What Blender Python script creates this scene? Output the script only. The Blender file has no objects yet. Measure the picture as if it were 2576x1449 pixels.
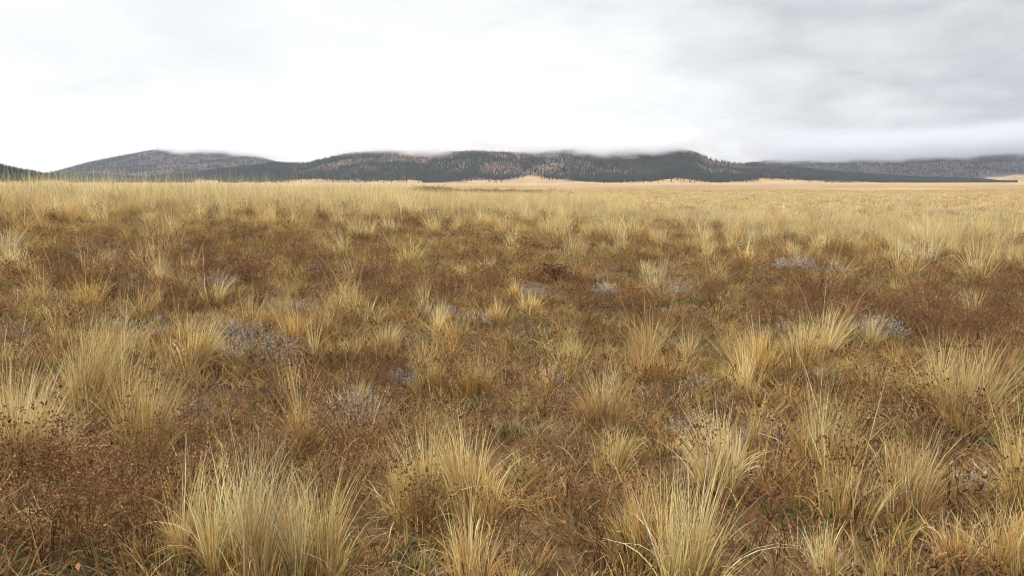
import bpy, bmesh, math
import numpy as np

sc = bpy.context.scene
COL = sc.collection
RNG = np.random.default_rng(20231)
R = math.radians

# ------------------------------------------------------------------ camera numbers
CAM_Z = 1.47
FPX = 2021.3                      # focal length in pixels of a 2576 wide frame
PITCH = math.atan((724.5 - 465.0) / FPX)
CP, SP = math.cos(PITCH), math.sin(PITCH)

def ray(px, py):
    a = (px - 1288.0) / FPX
    b = (724.5 - py) / FPX
    return a, CP + b * SP, -SP + b * CP      # x, y, z (world, unnormalised)

def sstep(a, b, x):
    t = np.clip((x - a) / (b - a), 0, 1)
    return t * t * (3 - 2 * t)

def vnoise(x, y, seed=0):
    x = np.asarray(x, float); y = np.asarray(y, float)
    xi = np.floor(x).astype(np.int64); yi = np.floor(y).astype(np.int64)
    fx = x - xi; fy = y - yi
    fx = fx * fx * (3 - 2 * fx); fy = fy * fy * (3 - 2 * fy)
    def h(i, j):
        n = (i * 374761393 + j * 668265263 + seed * 974711) & 0xFFFFFFFF
        n = ((n ^ (n >> 13)) * 1274126177) & 0xFFFFFFFF
        return ((n ^ (n >> 16)) & 0xFFFF) / 65535.0
    a = h(xi, yi) * (1 - fx) + h(xi + 1, yi) * fx
    b = h(xi, yi + 1) * (1 - fx) + h(xi + 1, yi + 1) * fx
    return a * (1 - fy) + b * fy

def fbm(x, y, seed=0, oct=4):
    s = 0; a = 0.5; t = 0
    for k in range(oct):
        s = s + a * vnoise(x * 2 ** k, y * 2 ** k, seed + k * 17); t += a; a *= 0.5
    return s / t

def gz(x, y):
    """height of the ground"""
    x = np.asarray(x, float); y = np.asarray(y, float)
    r = np.hypot(x, y) + 1e-6
    lat = sstep(0.42, -0.5, x / r)
    fwd = sstep(-0.2, 0.4, y / r)
    rise = (0.06 + 0.80 * lat) * sstep(4, 19, r) * (1 - sstep(34, 120, r)) * fwd
    micro = (fbm(x * 0.9, y * 0.9, 3, 3) - 0.5) * 0.16 * (1 - sstep(40, 80, r)) * sstep(0.3, 2.5, r)
    roll = (fbm(x * 0.02, y * 0.02, 9, 3) - 0.5) * 0.6 * sstep(40, 120, r)
    far = 7.5 * sstep(500, 2600, r)
    return rise + micro + roll + far

def at(px, py, sink=0.0):
    """where the ground lies along a line of sight: x, y, z, distance"""
    a, b, c = ray(px, py)
    L = math.sqrt(a * a + b * b + c * c)
    lo, hi = 1.5, 1.5
    while hi < 400:
        hi = hi * 1.03
        if CAM_Z + c * hi < float(gz(a * hi, b * hi)):
            break
        lo = hi
    for _ in range(30):
        m = 0.5 * (lo + hi)
        if CAM_Z + c * m < float(gz(a * m, b * m)): hi = m
        else: lo = m
    return a * hi, b * hi, float(gz(a * hi, b * hi)) - sink, hi * L

# ------------------------------------------------------------------ object helpers
def build_mesh(name, V, faces, C=None, smooth=False):
    """V (n,3); faces: list of int arrays (m,3) or (m,4); C (n,3) colour of each vertex"""
    me = bpy.data.meshes.new(name)
    V = np.ascontiguousarray(V, dtype=np.float32)
    faces = [np.asarray(f, dtype=np.int32) for f in faces if len(f)]
    me.vertices.add(len(V)); me.vertices.foreach_set('co', V.ravel())
    nl = sum(f.size for f in faces); nf = sum(len(f) for f in faces)
    me.loops.add(nl); me.polygons.add(nf)
    me.loops.foreach_set('vertex_index', np.concatenate([f.ravel() for f in faces]))
    tot = np.concatenate([np.full(len(f), f.shape[1], np.int32) for f in faces])
    start = np.concatenate([[0], np.cumsum(tot)[:-1]]).astype(np.int32)
    me.polygons.foreach_set('loop_start', start)
    me.polygons.foreach_set('loop_total', tot)
    if smooth:
        me.polygons.foreach_set('use_smooth', np.ones(nf, bool))
    if C is not None:
        ca = me.color_attributes.new('Col', 'FLOAT_COLOR', 'POINT')
        c4 = np.ones((len(V), 4), np.float32); c4[:, :3] = C
        ca.data.foreach_set('color', c4.ravel())
    me.update(calc_edges=True); me.validate()
    return me

class Acc:
    """collects pieces of one mesh"""
    def __init__(self): self.V = []; self.F = []; self.C = []; self.n = 0
    def add(self, V, faces, C):
        self.V.append(V); self.C.append(np.broadcast_to(C, V.shape))
        for f in faces: self.F.append(np.asarray(f) + self.n)
        self.n += len(V)
        return self
    def mesh(self, name, smooth=False):
        q = [f for f in self.F if f.shape[1] == 4]; t = [f for f in self.F if f.shape[1] == 3]
        fs = ([np.concatenate(q)] if q else []) + ([np.concatenate(t)] if t else [])
        return build_mesh(name, np.concatenate(self.V), fs, np.concatenate(self.C), smooth)

def link(name, me, mat, parent=None, loc=None, rot=None):
    o = bpy.data.objects.new(name, me)
    if me is not None and mat is not None and len(me.materials) == 0: me.materials.append(mat)
    COL.objects.link(o)
    if parent is not None: o.parent = parent
    if loc is not None: o.location = loc
    if rot is not None: o.rotation_euler = rot
    return o

def tag(o, label, cat, group=None, kind=None):
    o['label'] = label; o['category'] = cat
    if group: o['group'] = group
    if kind: o['kind'] = kind
    return o

# ------------------------------------------------------------------ materials
def nodes_of(name):
    m = bpy.data.materials.new(name); m.use_nodes = True
    nt = m.node_tree; nt.nodes.clear()
    return m, nt, nt.nodes, nt.links

def plant_material(name, translucent=0.3, rough=0.8, spec=0.08, vary=0.22, hue=0.02, nscale=9.0, spread=0.25):
    m, nt, N, L = nodes_of(name)
    out = N.new('ShaderNodeOutputMaterial')
    at_ = N.new('ShaderNodeAttribute'); at_.attribute_name = 'Col'
    oi = N.new('ShaderNodeObjectInfo')
    mr = N.new('ShaderNodeMapRange'); mr.inputs[3].default_value = 1 - vary; mr.inputs[4].default_value = 1 + vary
    L.new(oi.outputs['Random'], mr.inputs[0])
    geo = N.new('ShaderNodeNewGeometry')
    ns = N.new('ShaderNodeTexNoise'); ns.inputs['Scale'].default_value = nscale; ns.inputs['Detail'].default_value = 2
    L.new(geo.outputs['Position'], ns.inputs['Vector'])
    mr2 = N.new('ShaderNodeMapRange'); mr2.inputs[1].default_value = .3; mr2.inputs[2].default_value = .7
    mr2.inputs[3].default_value = 1 - spread; mr2.inputs[4].default_value = 1 + spread
    L.new(ns.outputs['Fac'], mr2.inputs[0])
    mul = N.new('ShaderNodeMath'); mul.operation = 'MULTIPLY'
    L.new(mr.outputs[0], mul.inputs[0]); L.new(mr2.outputs[0], mul.inputs[1])
    h = N.new('ShaderNodeHueSaturation')
    mh = N.new('ShaderNodeMapRange'); mh.inputs[3].default_value = .5 - hue; mh.inputs[4].default_value = .5 + hue
    md = N.new('ShaderNodeMath'); md.operation = 'FRACT'
    m7 = N.new('ShaderNodeMath'); m7.operation = 'MULTIPLY'; m7.inputs[1].default_value = 7.31
    L.new(oi.outputs['Random'], m7.inputs[0]); L.new(m7.outputs[0], md.inputs[0]); L.new(md.outputs[0], mh.inputs[0])
    L.new(mh.outputs[0], h.inputs['Hue'])
    L.new(mul.outputs[0], h.inputs['Value']); L.new(at_.outputs['Color'], h.inputs['Color'])
    p = N.new('ShaderNodeBsdfPrincipled'); p.inputs['Roughness'].default_value = rough
    p.inputs['Specular IOR Level'].default_value = spec
    L.new(h.outputs[0], p.inputs['Base Color'])
    if translucent > 0:
        tr = N.new('ShaderNodeBsdfTranslucent'); L.new(h.outputs[0], tr.inputs['Color'])
        mx = N.new('ShaderNodeMixShader'); mx.inputs[0].default_value = translucent
        L.new(p.outputs[0], mx.inputs[1]); L.new(tr.outputs[0], mx.inputs[2]); L.new(mx.outputs[0], out.inputs[0])
    else:
        L.new(p.outputs[0], out.inputs[0])
    return m

def earth_material(name, scales, amount=0.35, bump=0.0, bscale=40.0):
    m, nt, N, L = nodes_of(name)
    out = N.new('ShaderNodeOutputMaterial')
    at_ = N.new('ShaderNodeAttribute'); at_.attribute_name = 'Col'
    geo = N.new('ShaderNodeNewGeometry')
    prev = None
    for s in scales:
        ns = N.new('ShaderNodeTexNoise'); ns.inputs['Scale'].default_value = s; ns.inputs['Detail'].default_value = 5
        ns.inputs['Roughness'].default_value = .65
        L.new(geo.outputs['Position'], ns.inputs['Vector'])
        mr = N.new('ShaderNodeMapRange'); mr.inputs[1].default_value = .32; mr.inputs[2].default_value = .68
        mr.inputs[3].default_value = 1 - amount; mr.inputs[4].default_value = 1 + amount
        L.new(ns.outputs['Fac'], mr.inputs[0])
        if prev is None: prev = mr.outputs[0]
        else:
            mu = N.new('ShaderNodeMath'); mu.operation = 'MULTIPLY'
            L.new(prev, mu.inputs[0]); L.new(mr.outputs[0], mu.inputs[1]); prev = mu.outputs[0]
    h = N.new('ShaderNodeHueSaturation'); L.new(at_.outputs['Color'], h.inputs['Color']); L.new(prev, h.inputs['Value'])
    p = N.new('ShaderNodeBsdfPrincipled'); p.inputs['Roughness'].default_value = .95
    p.inputs['Specular IOR Level'].default_value = .1
    L.new(h.outputs[0], p.inputs['Base Color'])
    if bump:
        nb = N.new('ShaderNodeTexNoise'); nb.inputs['Scale'].default_value = bscale; nb.inputs['Detail'].default_value = 6
        L.new(geo.outputs['Position'], nb.inputs['Vector'])
        b = N.new('ShaderNodeBump'); b.inputs['Strength'].default_value = bump; b.inputs['Distance'].default_value = .03
        L.new(nb.outputs['Fac'], b.inputs['Height']); L.new(b.outputs[0], p.inputs['Normal'])
    L.new(p.outputs[0], out.inputs[0])
    return m

M_GRASS = plant_material('dry_grass', .18, .6, .08, .14, .004, 40.0, .18)
M_MEADOW = plant_material('meadow_straw', .22, .65, .08, .18, .012, .6, .20)
M_WEED = plant_material('dead_weed_stem', .12, .8, .08, .28, .006, 6.0, .25)
M_LEAF = plant_material('withered_leaf', .25, .8, .08, .3, .010, 8.0, .3)
M_SAGE = plant_material('silvery_leaf', .2, .85, .1, .15, .008, 14.0, .25)
M_GREEN = plant_material('green_leaf', .3, .7, .08, .2, .008, 12.0, .25)
M_LITTER = plant_material('straw_litter', .2, .8, .08, .25, .008, 4.0, .3)
M_TREE = plant_material('conifer', .05, .9, .1, .35, .02, .02, .3)
M_GROUND = earth_material('field_soil', (2.2, 14.0, .011), .28, .8, 45.0)
M_HILL = earth_material('hillside', (.012, .06), .30)
M_SOIL = earth_material('bare_soil_surface', (9.0, 60.0), .25, .9, 60.0)
M_WOOD = plant_material('charred_wood', 0, .9, .1, .1, .0, 30.0, .4)

# ------------------------------------------------------------------ colours (linear albedo)
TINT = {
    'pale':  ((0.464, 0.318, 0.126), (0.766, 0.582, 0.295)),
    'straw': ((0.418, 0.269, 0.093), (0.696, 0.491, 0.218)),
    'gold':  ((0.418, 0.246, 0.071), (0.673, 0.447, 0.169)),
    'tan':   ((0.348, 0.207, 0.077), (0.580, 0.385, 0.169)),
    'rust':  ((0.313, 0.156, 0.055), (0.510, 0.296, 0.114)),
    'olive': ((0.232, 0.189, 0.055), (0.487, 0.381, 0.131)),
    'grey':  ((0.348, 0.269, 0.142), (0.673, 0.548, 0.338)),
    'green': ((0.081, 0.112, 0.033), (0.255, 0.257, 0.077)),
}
C_STEM = np.array((.075, .038, .018))
C_RUST = np.array((.255, .122, .050))
C_HEAD = np.array((.175, .085, .045))
C_DRYL = np.array((.240, .135, .065))
C_SAGE = np.array((.47, .42, .355))

# ------------------------------------------------------------------ plant shapes
def grass_blades(rng, n, base_r, hmin, hmax, spread, curve, width, tint, lean=(0, 0), segs=4, jitter=.34, power=.5,
                 start=None):
    """n tapering blades rising from a disc; lean = horizontal drift per metre of height"""
    if start is None:
        a = rng.uniform(0, 2 * np.pi, n); rr = base_r * rng.uniform(0, 1, n) ** power
        bx, by = rr * np.cos(a), rr * np.sin(a)
    else:
        bx, by = start[:, 0], start[:, 1]; a = rng.uniform(0, 2 * np.pi, n); rr = np.full(n, base_r) * rng.uniform(0, 1, n)
    L = rng.uniform(hmin, hmax, n)
    az = a + rng.normal(0, .5, n)
    th0 = np.abs(spread * (rr / max(base_r, 1e-4)) * rng.uniform(.5, 1.2, n) + rng.normal(0, .07, n))
    cv = curve * rng.uniform(.1, 1.6, n) ** 1.5
    P = np.zeros((n, segs + 1, 3)); P[:, 0, 0] = bx; P[:, 0, 1] = by; P[:, 0, 2] = -.01
    D = np.zeros((n, segs + 1, 3))
    lx, ly = lean
    for k in range(segs + 1):
        t = (k + .5) / segs
        th = th0 + cv * t ** 1.4
        dx = np.sin(th) * np.cos(az) + lx * t ** .7; dy = np.sin(th) * np.sin(az) + ly * t ** .7; dz = np.cos(th)
        nn = np.sqrt(dx * dx + dy * dy + dz * dz)
        D[:, k] = np.stack([dx / nn, dy / nn, dz / nn], 1)
        if k < segs: P[:, k + 1] = P[:, k] + D[:, k] * (L / segs)[:, None]
    sa = rng.uniform(0, 2 * np.pi, n)
    side = np.stack([np.cos(sa), np.sin(sa), np.zeros(n)], 1)
    side = np.cross(D[:, 0], np.cross(side, D[:, 0])); side /= np.linalg.norm(side, axis=1)[:, None] + 1e-9
    tt = np.linspace(0, 1, segs + 1)
    w = width * rng.uniform(.6, 1.4, n)[:, None] * (1 - .92 * tt ** 1.6)[None] * .5
    A = P - side[:, None] * w[..., None]; B = P + side[:, None] * w[..., None]
    V = np.stack([A, B], 2).reshape(-1, 3)
    idx = np.arange(n * (segs + 1) * 2).reshape(n, segs + 1, 2)
    F = np.stack([idx[:, :-1, 0], idx[:, :-1, 1], idx[:, 1:, 1], idx[:, 1:, 0]], -1).reshape(-1, 4)
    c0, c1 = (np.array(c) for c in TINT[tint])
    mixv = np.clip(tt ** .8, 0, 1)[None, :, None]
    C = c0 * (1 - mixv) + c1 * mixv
    C = C * np.exp(rng.normal(0, jitter, n))[:, None, None]
    warm = rng.normal(0, .045, n)[:, None]
    C = C * np.stack([1 + warm, np.ones_like(warm), 1 - 1.4 * warm], -1)
    C = np.repeat(C[:, :, None], 2, 2).reshape(-1, 3)
    return V, [F], np.clip(C, .01, .8)

def bundles(rng, A, nb, base, h0, h1, sp, cv, wd, tint, lean, segs=5, k=None):
    """a tussock grows as several shoots, each with its own height and lean"""
    k = k or int(np.clip(3 + base * 22, 3, 10))
    wts = rng.uniform(.4, 1.3, k); wts /= wts.sum()
    for q in range(k):
        a = rng.uniform(0, 6.283); b = base * math.sqrt(rng.uniform(0, 1)); f = b / base
        hf = rng.uniform(.52, 1.12) * (1 - .08 * f)
        ln = (lean[0] + math.cos(a) * sp * f * .75 + rng.normal(0, .17), lean[1] + math.sin(a) * sp * f * .75 + rng.normal(0, .17))
        n = max(5, int(nb * wts[q]))
        V, F, C = grass_blades(rng, n, base * rng.uniform(.22, .42), h0 * hf, h1 * hf, sp * rng.uniform(.35, .7), cv * rng.uniform(.4, 1.8), wd, tint, ln, segs)
        V[:, 0] += b * math.cos(a); V[:, 1] += b * math.sin(a)
        A.add(V, F, np.clip(C * rng.uniform(.85, 1.12), .01, .85))

def tubes(segs, cols):
    """three-sided tapering sticks; segs: list of (p0, p1, r0, r1)"""
    n = len(segs)
    p0 = np.array([s[0] for s in segs]); p1 = np.array([s[1] for s in segs])
    r0 = np.array([s[2] for s in segs]); r1 = np.array([s[3] for s in segs])
    d = p1 - p0; d /= np.linalg.norm(d, axis=1)[:, None] + 1e-9
    u = np.cross(d, np.array([.31, .77, .55])); u /= np.linalg.norm(u, axis=1)[:, None] + 1e-9
    v = np.cross(d, u)
    V = []
    for p, r in ((p0, r0), (p1, r1)):
        for k in range(3):
            an = k * 2 * np.pi / 3
            V.append(p + (u * math.cos(an) + v * math.sin(an)) * r[:, None])
    V = np.stack(V, 1).reshape(-1, 3)
    b = np.arange(n)[:, None] * 6
    F = np.concatenate([b + np.array([[i, (i + 1) % 3, 3 + (i + 1) % 3, 3 + i]]) for i in range(3)], 0)
    C = np.repeat(np.asarray(cols), 6, 0)
    return V, [F], C

def buds(rng, pts, size, col, jitter=.35):
    """little eight-faced seed heads"""
    n = len(pts); pts = np.asarray(pts)
    o = np.array([[1, 0, 0], [-1, 0, 0], [0, 1, 0], [0, -1, 0], [0, 0, 1.25], [0, 0, -1]], float)
    s = size * rng.uniform(.55, 1.35, n)
    V = (pts[:, None] + o[None] * s[:, None, None] * rng.uniform(.75, 1.25, (n, 6, 1))).reshape(-1, 3)
    t = np.array([[0, 2, 4], [2, 1, 4], [1, 3, 4], [3, 0, 4], [2, 0, 5], [1, 2, 5], [3, 1, 5], [0, 3, 5]])
    F = (np.arange(n)[:, None, None] * 6 + t[None]).reshape(-1, 3)
    C = np.repeat(col * np.exp(rng.normal(0, jitter, n))[:, None], 6, 0)
    return V, [F], np.clip(C, .01, .8)

def leaves(rng, pts, size, col, jitter=.3, flat=False, dirs=None):
    """folded lens-shaped leaves, two quads each side of the midrib"""
    n = len(pts); pts = np.asarray(pts, float)
    if dirs is None:
        d = rng.normal(0, 1, (n, 3))
        if flat: d[:, 2] *= .25
        else: d[:, 2] = np.abs(d[:, 2])
    else: d = dirs + rng.normal(0, .25, (n, 3))
    d /= np.linalg.norm(d, axis=1)[:, None]
    u = np.cross(d, rng.normal(0, 1, (n, 3)) * (np.array([.3, .3, 1]) if flat else 1)); u /= np.linalg.norm(u, axis=1)[:, None] + 1e-9
    w = np.cross(d, u)
    l = size * rng.uniform(.6, 1.4, n)[:, None]
    wd = l * rng.uniform(.16, .30, n)[:, None]
    cu = l * rng.uniform(-.25, .35, n)[:, None]
    V = np.stack([pts, pts + d * l * .5 + u * wd + w * wd * .7, pts + d * l * .5 - w * cu * .25, pts + d * l * .5 - u * wd + w * wd * .7,
                  pts + d * l + w * cu], 1).reshape(-1, 3)
    t = np.array([[0, 1, 2], [0, 2, 3], [1, 4, 2], [2, 4, 3]])
    F = (np.arange(n)[:, None, None] * 5 + t[None]).reshape(-1, 3)
    C = np.repeat(np.asarray(col) * np.exp(rng.normal(0, jitter, n))[:, None], 5, 0)
    return V, [F], np.clip(C, .01, .8)

def weed_skeleton(rng, h, stems, spread=.35, lean=(0, 0), r=.0022, depth=4, base_r=.03):
    segs, cols, tips, mids = [], [], [], []
    def grow(p, d, L, rad, lev):
        k = 2 if lev > 1 else 3
        for i in range(k):
            d = d + rng.normal(0, .13, 3) + np.array([lean[0] * .12, lean[1] * .12, .05]); d /= np.linalg.norm(d)
            q = p + d * L / k
            r1 = rad * .88
            segs.append((p, q, rad, r1)); cols.append(C_STEM * (1 + .55 * lev) * math.exp(rng.normal(0, .22)))
            if lev >= 1 and rng.random() < .75: mids.append(q)
            p, rad = q, r1
        if lev >= depth or L < h * .035:
            tips.append(p); return
        nb = 2 if rng.random() < .7 else 3
        for j in range(nb):
            ax = rng.normal(0, 1, 3); ax -= d * ax.dot(d); ax /= np.linalg.norm(ax)
            e = d + ax * rng.uniform(.35, .85); e /= np.linalg.norm(e)
            grow(p, e, L * rng.uniform(.5, .85), rad * .72, lev + 1)
    for s in range(stems):
        a = rng.uniform(0, 6.28); b = base_r * rng.uniform(0, 1)
        d = np.array([math.cos(a) * spread * rng.uniform(.2, 1.2) + lean[0], math.sin(a) * spread * rng.uniform(.2, 1.2) + lean[1], 1.0])
        d /= np.linalg.norm(d)
        grow(np.array([math.cos(a) * b, math.sin(a) * b, -.01]), d, h * rng.uniform(.32, .5), r * rng.uniform(.7, 1.2), 0)
    return segs, np.array(cols), np.array(tips), np.array(mids)

def sage_stems(rng, n, rad, h, bend=.5):
    """short upright woolly shoots: sticks, leaf points and leaf directions"""
    segs, pts, dirs = [], [], []
    for i in range(n):
        a = rng.uniform(0, 6.28); b = rad * math.sqrt(rng.uniform(0, 1))
        p = np.array([b * math.cos(a), b * math.sin(a), -.01])
        d = np.array([math.cos(a) * bend * b / rad + rng.normal(0, .2), math.sin(a) * bend * b / rad + rng.normal(0, .2), 1.0]); d /= np.linalg.norm(d)
        L = h * rng.uniform(.5, 1.1) * (1 - .35 * b / rad)
        for k in range(4):
            q = p + d * L / 4; segs.append((p, q, .0022 - .0004 * k, .0018 - .0004 * k))
            m = 2 if k == 0 else (4 if k < 3 else 7)
            for j in range(m):
                an = rng.uniform(0, 6.28)
                pts.append(p + (q - p) * rng.uniform(.1, 1.05))
                dirs.append(np.array([math.cos(an), math.sin(an), .55 + .3 * k]))
            p = q; d = d + rng.normal(0, .12, 3); d /= np.linalg.norm(d)
    return segs, np.array(pts), np.array(dirs)

# ------------------------------------------------------------------ the ground, one sheet to the horizon
def build_ground():
    na = 720
    rad = [0.25]
    while rad[-1] < 16000:
        r = rad[-1]
        rad.append(r * 1.022 + .01 if r < 60 else r * 1.045)
    rad = np.array(rad); nr = len(rad)
    az = np.linspace(0, 2 * np.pi, na, endpoint=False)
    X = rad[:, None] * np.sin(az)[None]; Y = rad[:, None] * np.cos(az)[None]
    Z = gz(X, Y)
    V = np.concatenate([[[0, 0, float(gz(0, 0.01))]], np.stack([X, Y, Z], -1).reshape(-1, 3)])
    i = np.arange(nr - 1)[:, None] * na; j = np.arange(na)[None]; j2 = (j + 1) % na
    F = np.stack([1 + i + j, 1 + i + na + j, 1 + i + na + j2, 1 + i + j2], -1).reshape(-1, 4)
    T = np.stack([np.zeros(na, int), 1 + j[0], 1 + j2[0]], -1)[:, ::-1]
    r = np.hypot(V[:, 0], V[:, 1]); x, y = V[:, 0], V[:, 1]
    soil = np.array((.050, .031, .018)); straw = np.array((.165, .108, .050)); plain = np.array((.34, .235, .120))
    moss = np.array((.055, .058, .028)); gold = np.array((.36, .255, .140)); brown = np.array((.17, .10, .050))
    n1 = sstep(.40, .66, fbm(x * .8, y * .8, 21, 4))[:, None]
    n2 = sstep(.58, .72, fbm(x * .55, y * .55, 33, 3))[:, None]
    C = soil * (1 - n1) + straw * n1
    C = C * (1 - .55 * n2) + moss * .55 * n2
    w = sstep(16, 55, r)[:, None]
    streak = fbm(x * .012, y * .03, 51, 4)[:, None]
    far = plain * (.72 + .55 * streak)
    far = far * (1 - .5 * sstep(.56, .66, fbm(x * .01, y * .035, 71, 3)))[:, None] + brown[None] * (.5 * sstep(.56, .66, fbm(x * .01, y * .035, 71, 3)))[:, None]
    fg = sstep(600, 1800, r)[:, None]
    far = far * (1 - fg) + gold * (.92 + .16 * streak) * fg
    C = C * (1 - w) + far * w
    # the dark line of a creek bank across the plain
    rb = 330 + 26 * (fbm(x * .006, y * .002, 91, 3) - .5)
    bank = np.exp(-((y - rb) / 16) ** 2) * sstep(70, -10, x - 25)
    bank2 = np.exp(-((y - 640 - x * .1) / 40) ** 2) * .3
    b = np.clip(bank + bank2, 0, 1)[:, None] * .75
    C = C * (1 - b) + brown * .6 * b
    me = build_mesh('ground', V, [F[:, ::-1], T], C, True)
    o = link('ground', me, M_GROUND)
    return tag(o, 'flat tan grassland valley floor reaching to the foot of the hills', 'ground', kind='structure')

build_ground()

# ------------------------------------------------------------------ hills
def plain_z(D): return 7.5 * float(sstep(500, 2600, D))

def build_hill(name, label, top, dist, base, seed, col_hi, col_lo, skirt, na=240, nsf=70, back=500, drop=0.0, spur=.5, prof=1.15):
    """ridge with its crest at dist(px) metres and its foot at base(px); top = skyline points (px, py)"""
    tx = np.array([p[0] for p in top], float); ty = np.array([p[1] for p in top], float)
    px = np.linspace(tx[0], tx[-1], na); py = np.interp(px, tx, ty)
    k = np.array([1, 2, 3, 2, 1]) / 9.0
    py = np.convolve(np.pad(py, 2, 'edge'), k, 'valid')
    s = np.concatenate([np.linspace(0, 1, nsf), 1 + np.linspace(0, 1, 14)[1:]])
    V = np.zeros((na, len(s), 3)); S = np.zeros((na, len(s)))
    for i in range(na):
        a, b, c = ray(px[i], py[i]); hl = math.hypot(a, b); ux, uy = a / hl, b / hl
        D1 = np.interp(px[i], *dist); D0 = np.interp(px[i], *base)
        zt = CAM_Z + D1 * c / hl - drop
        d = np.where(s <= 1, D0 + (D1 - D0) * s, D1 + (s - 1) * back)
        X, Y = ux * d, uy * d
        sp = (fbm(X / 330 + seed, Y / 330, seed, 4) - .5)
        ridg = 1 - np.abs(2 * fbm(X / 210 + seed, Y / 420, seed + 5, 3) - 1)
        g = np.clip(s, 0, 1)
        shape = g ** prof + spur * g * (1 - g) * (sp * 2.6 + (ridg - .8) * 1.6)
        zb = plain_z(D0) - 1.5
        z = zb + (zt - zb) * shape
        z = np.where(s > 1, zb + (zt - zb) * (1 - .75 * (s - 1) ** 1.2), z)
        V[i, :, 0], V[i, :, 1], V[i, :, 2] = X, Y, z; S[i] = s
    P = V.reshape(-1, 3)
    idx = np.arange(len(P)).reshape(na, len(s))
    F = np.stack([idx[:-1, :-1], idx[1:, :-1], idx[1:, 1:], idx[:-1, 1:]], -1).reshape(-1, 4)
    x, y = P[:, 0], P[:, 1]
    n = sstep(.38, .62, fbm(x / 120, y / 120, seed + 40, 4))[:, None]
    C = np.array(col_hi) * (1 - n) + np.array(col_lo) * n
    ppx, ppy = project(P)
    lim = np.interp(ppx, *skirt) + 3.5 * (fbm(x / 60, y / 60, seed + 3, 3) - .5) * 2
    k = sstep(-1.5, 1.5, ppy - lim)[:, None]
    C = C * (1 - k) + np.array((.34, .225, .110)) * (.85 + .3 * fbm(x / 80, y / 300, 5, 3))[:, None] * k
    me = build_mesh(name, P, [F], C, True)
    o = link(name, me, M_HILL)
    tag(o, label, name.replace('_', ' '), kind='structure')
    return dict(V=V, S=S, seed=seed, skirt=skirt)

def project(P):
    x, y, z = P[..., 0], P[..., 1], P[..., 2] - CAM_Z
    fw = y * CP - z * SP; up = y * SP + z * CP
    return 1288 + FPX * x / fw, 724.5 - FPX * up / fw

TOP_LEFT = [(-420, 372), (-200, 392), (0, 415), (60, 430), (130, 444), (215, 456), (300, 465)]
TOP_DIST = [(60, 446), (110, 434), (150, 427), (215, 407), (300, 390), (370, 376), (440, 364), (520, 360), (600, 374), (690, 402), (780, 425), (860, 445)]
TOP_MAIN = [(90, 442), (130, 436), (220, 436), (300, 439), (360, 443), (430, 438), (560, 421), (690, 406), (770, 406), (830, 392), (880, 381), (1000, 373), (1100, 375), (1180, 375), (1240, 375), (1290, 377), (1340, 375),
            (1450, 370), (1540, 368), (1620, 366), (1700, 364), (1752, 376), (1770, 387), (1790, 397), (1850, 406), (1900, 409), (1960, 414), (2040, 422), (2100, 430), (2300, 443), (2480, 449), (2560, 463)]
TOP_RIGHT = [(1800, 420), (1900, 404), (2000, 394), (2100, 391), (2200, 388), (2350, 382), (2500, 374), (2576, 370), (2800, 366), (3100, 380)]

flat = lambda v: ([0.0, 3000.0], [v, v])
SK_LEFT = ([-420, 60, 140, 175, 210, 300], [452, 458, 452, 452, 456, 460])
SK_DIST = ([0, 3000], [470, 470])
SK_MAIN = ([90, 480, 500, 545, 560, 640, 700, 800, 850, 980, 1040, 1070, 1130, 1190, 1260, 1330, 1370, 1420, 1480, 1560, 1650, 1700, 1760, 1830, 1900, 1920, 2000, 2100, 2200, 2300, 2540],
           [461, 460, 452, 453, 460, 459, 458, 451, 455, 457, 451, 460, 458, 452, 455, 442, 447, 452, 457, 459, 457, 449, 455, 458, 455, 447, 452, 456, 459, 461, 464])
SK_RIGHT = ([1800, 2440, 2480, 2576, 3000], [470, 468, 446, 441, 440])
PURP = (.092, .064, .064); BURN = (.160, .105, .072)

H_LEFT = build_hill('foothill', 'low dark wooded foothill with a bare tan slope at its end', TOP_LEFT, ([-420, 300], [1500, 1750]), ([-420, 300], [1050, 1400]), 11, (.12, .10, .075), (.20, .15, .10), SK_LEFT, na=110, nsf=50, drop=5, spur=.35)
H_DIST = build_hill('mountain', 'distant rounded burnt mountain with its summit lost in cloud', TOP_DIST, flat(5200), flat(3900), 23, PURP, (.098, .078, .084), SK_DIST, na=130, nsf=60, back=900, drop=7)
H_MAIN = build_hill('ridge', 'long low wooded ridge across the middle with tan grassy foot', TOP_MAIN, ([300, 760, 1500, 1800, 2560], [3700, 3300, 3100, 3000, 3300]), ([300, 760, 1500, 1900, 2560], [2900, 2550, 2350, 2500, 2950]), 37, PURP, BURN, SK_MAIN, na=470, nsf=80, drop=9)
H_RIGHT = build_hill('far_ridge', 'far purple burnt ridge under low cloud with pale bare slope', TOP_RIGHT, flat(4700), flat(3700), 51, (.075, .060, .072), (.085, .066, .074), SK_RIGHT, na=170, nsf=60, back=900, drop=7)

# ------------------------------------------------------------------ scattering of what nobody could count
PROTO = {}
def proto_set(name, meshes, mat):
    c = bpy.data.collections.new(name)
    for k, me in enumerate(meshes):
        if len(me.materials) == 0: me.materials.append(mat)
        o = bpy.data.objects.new(f'{name}_{k:02d}', me)
        c.objects.link(o)
    PROTO[name] = (c, len(meshes))
    return c

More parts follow.
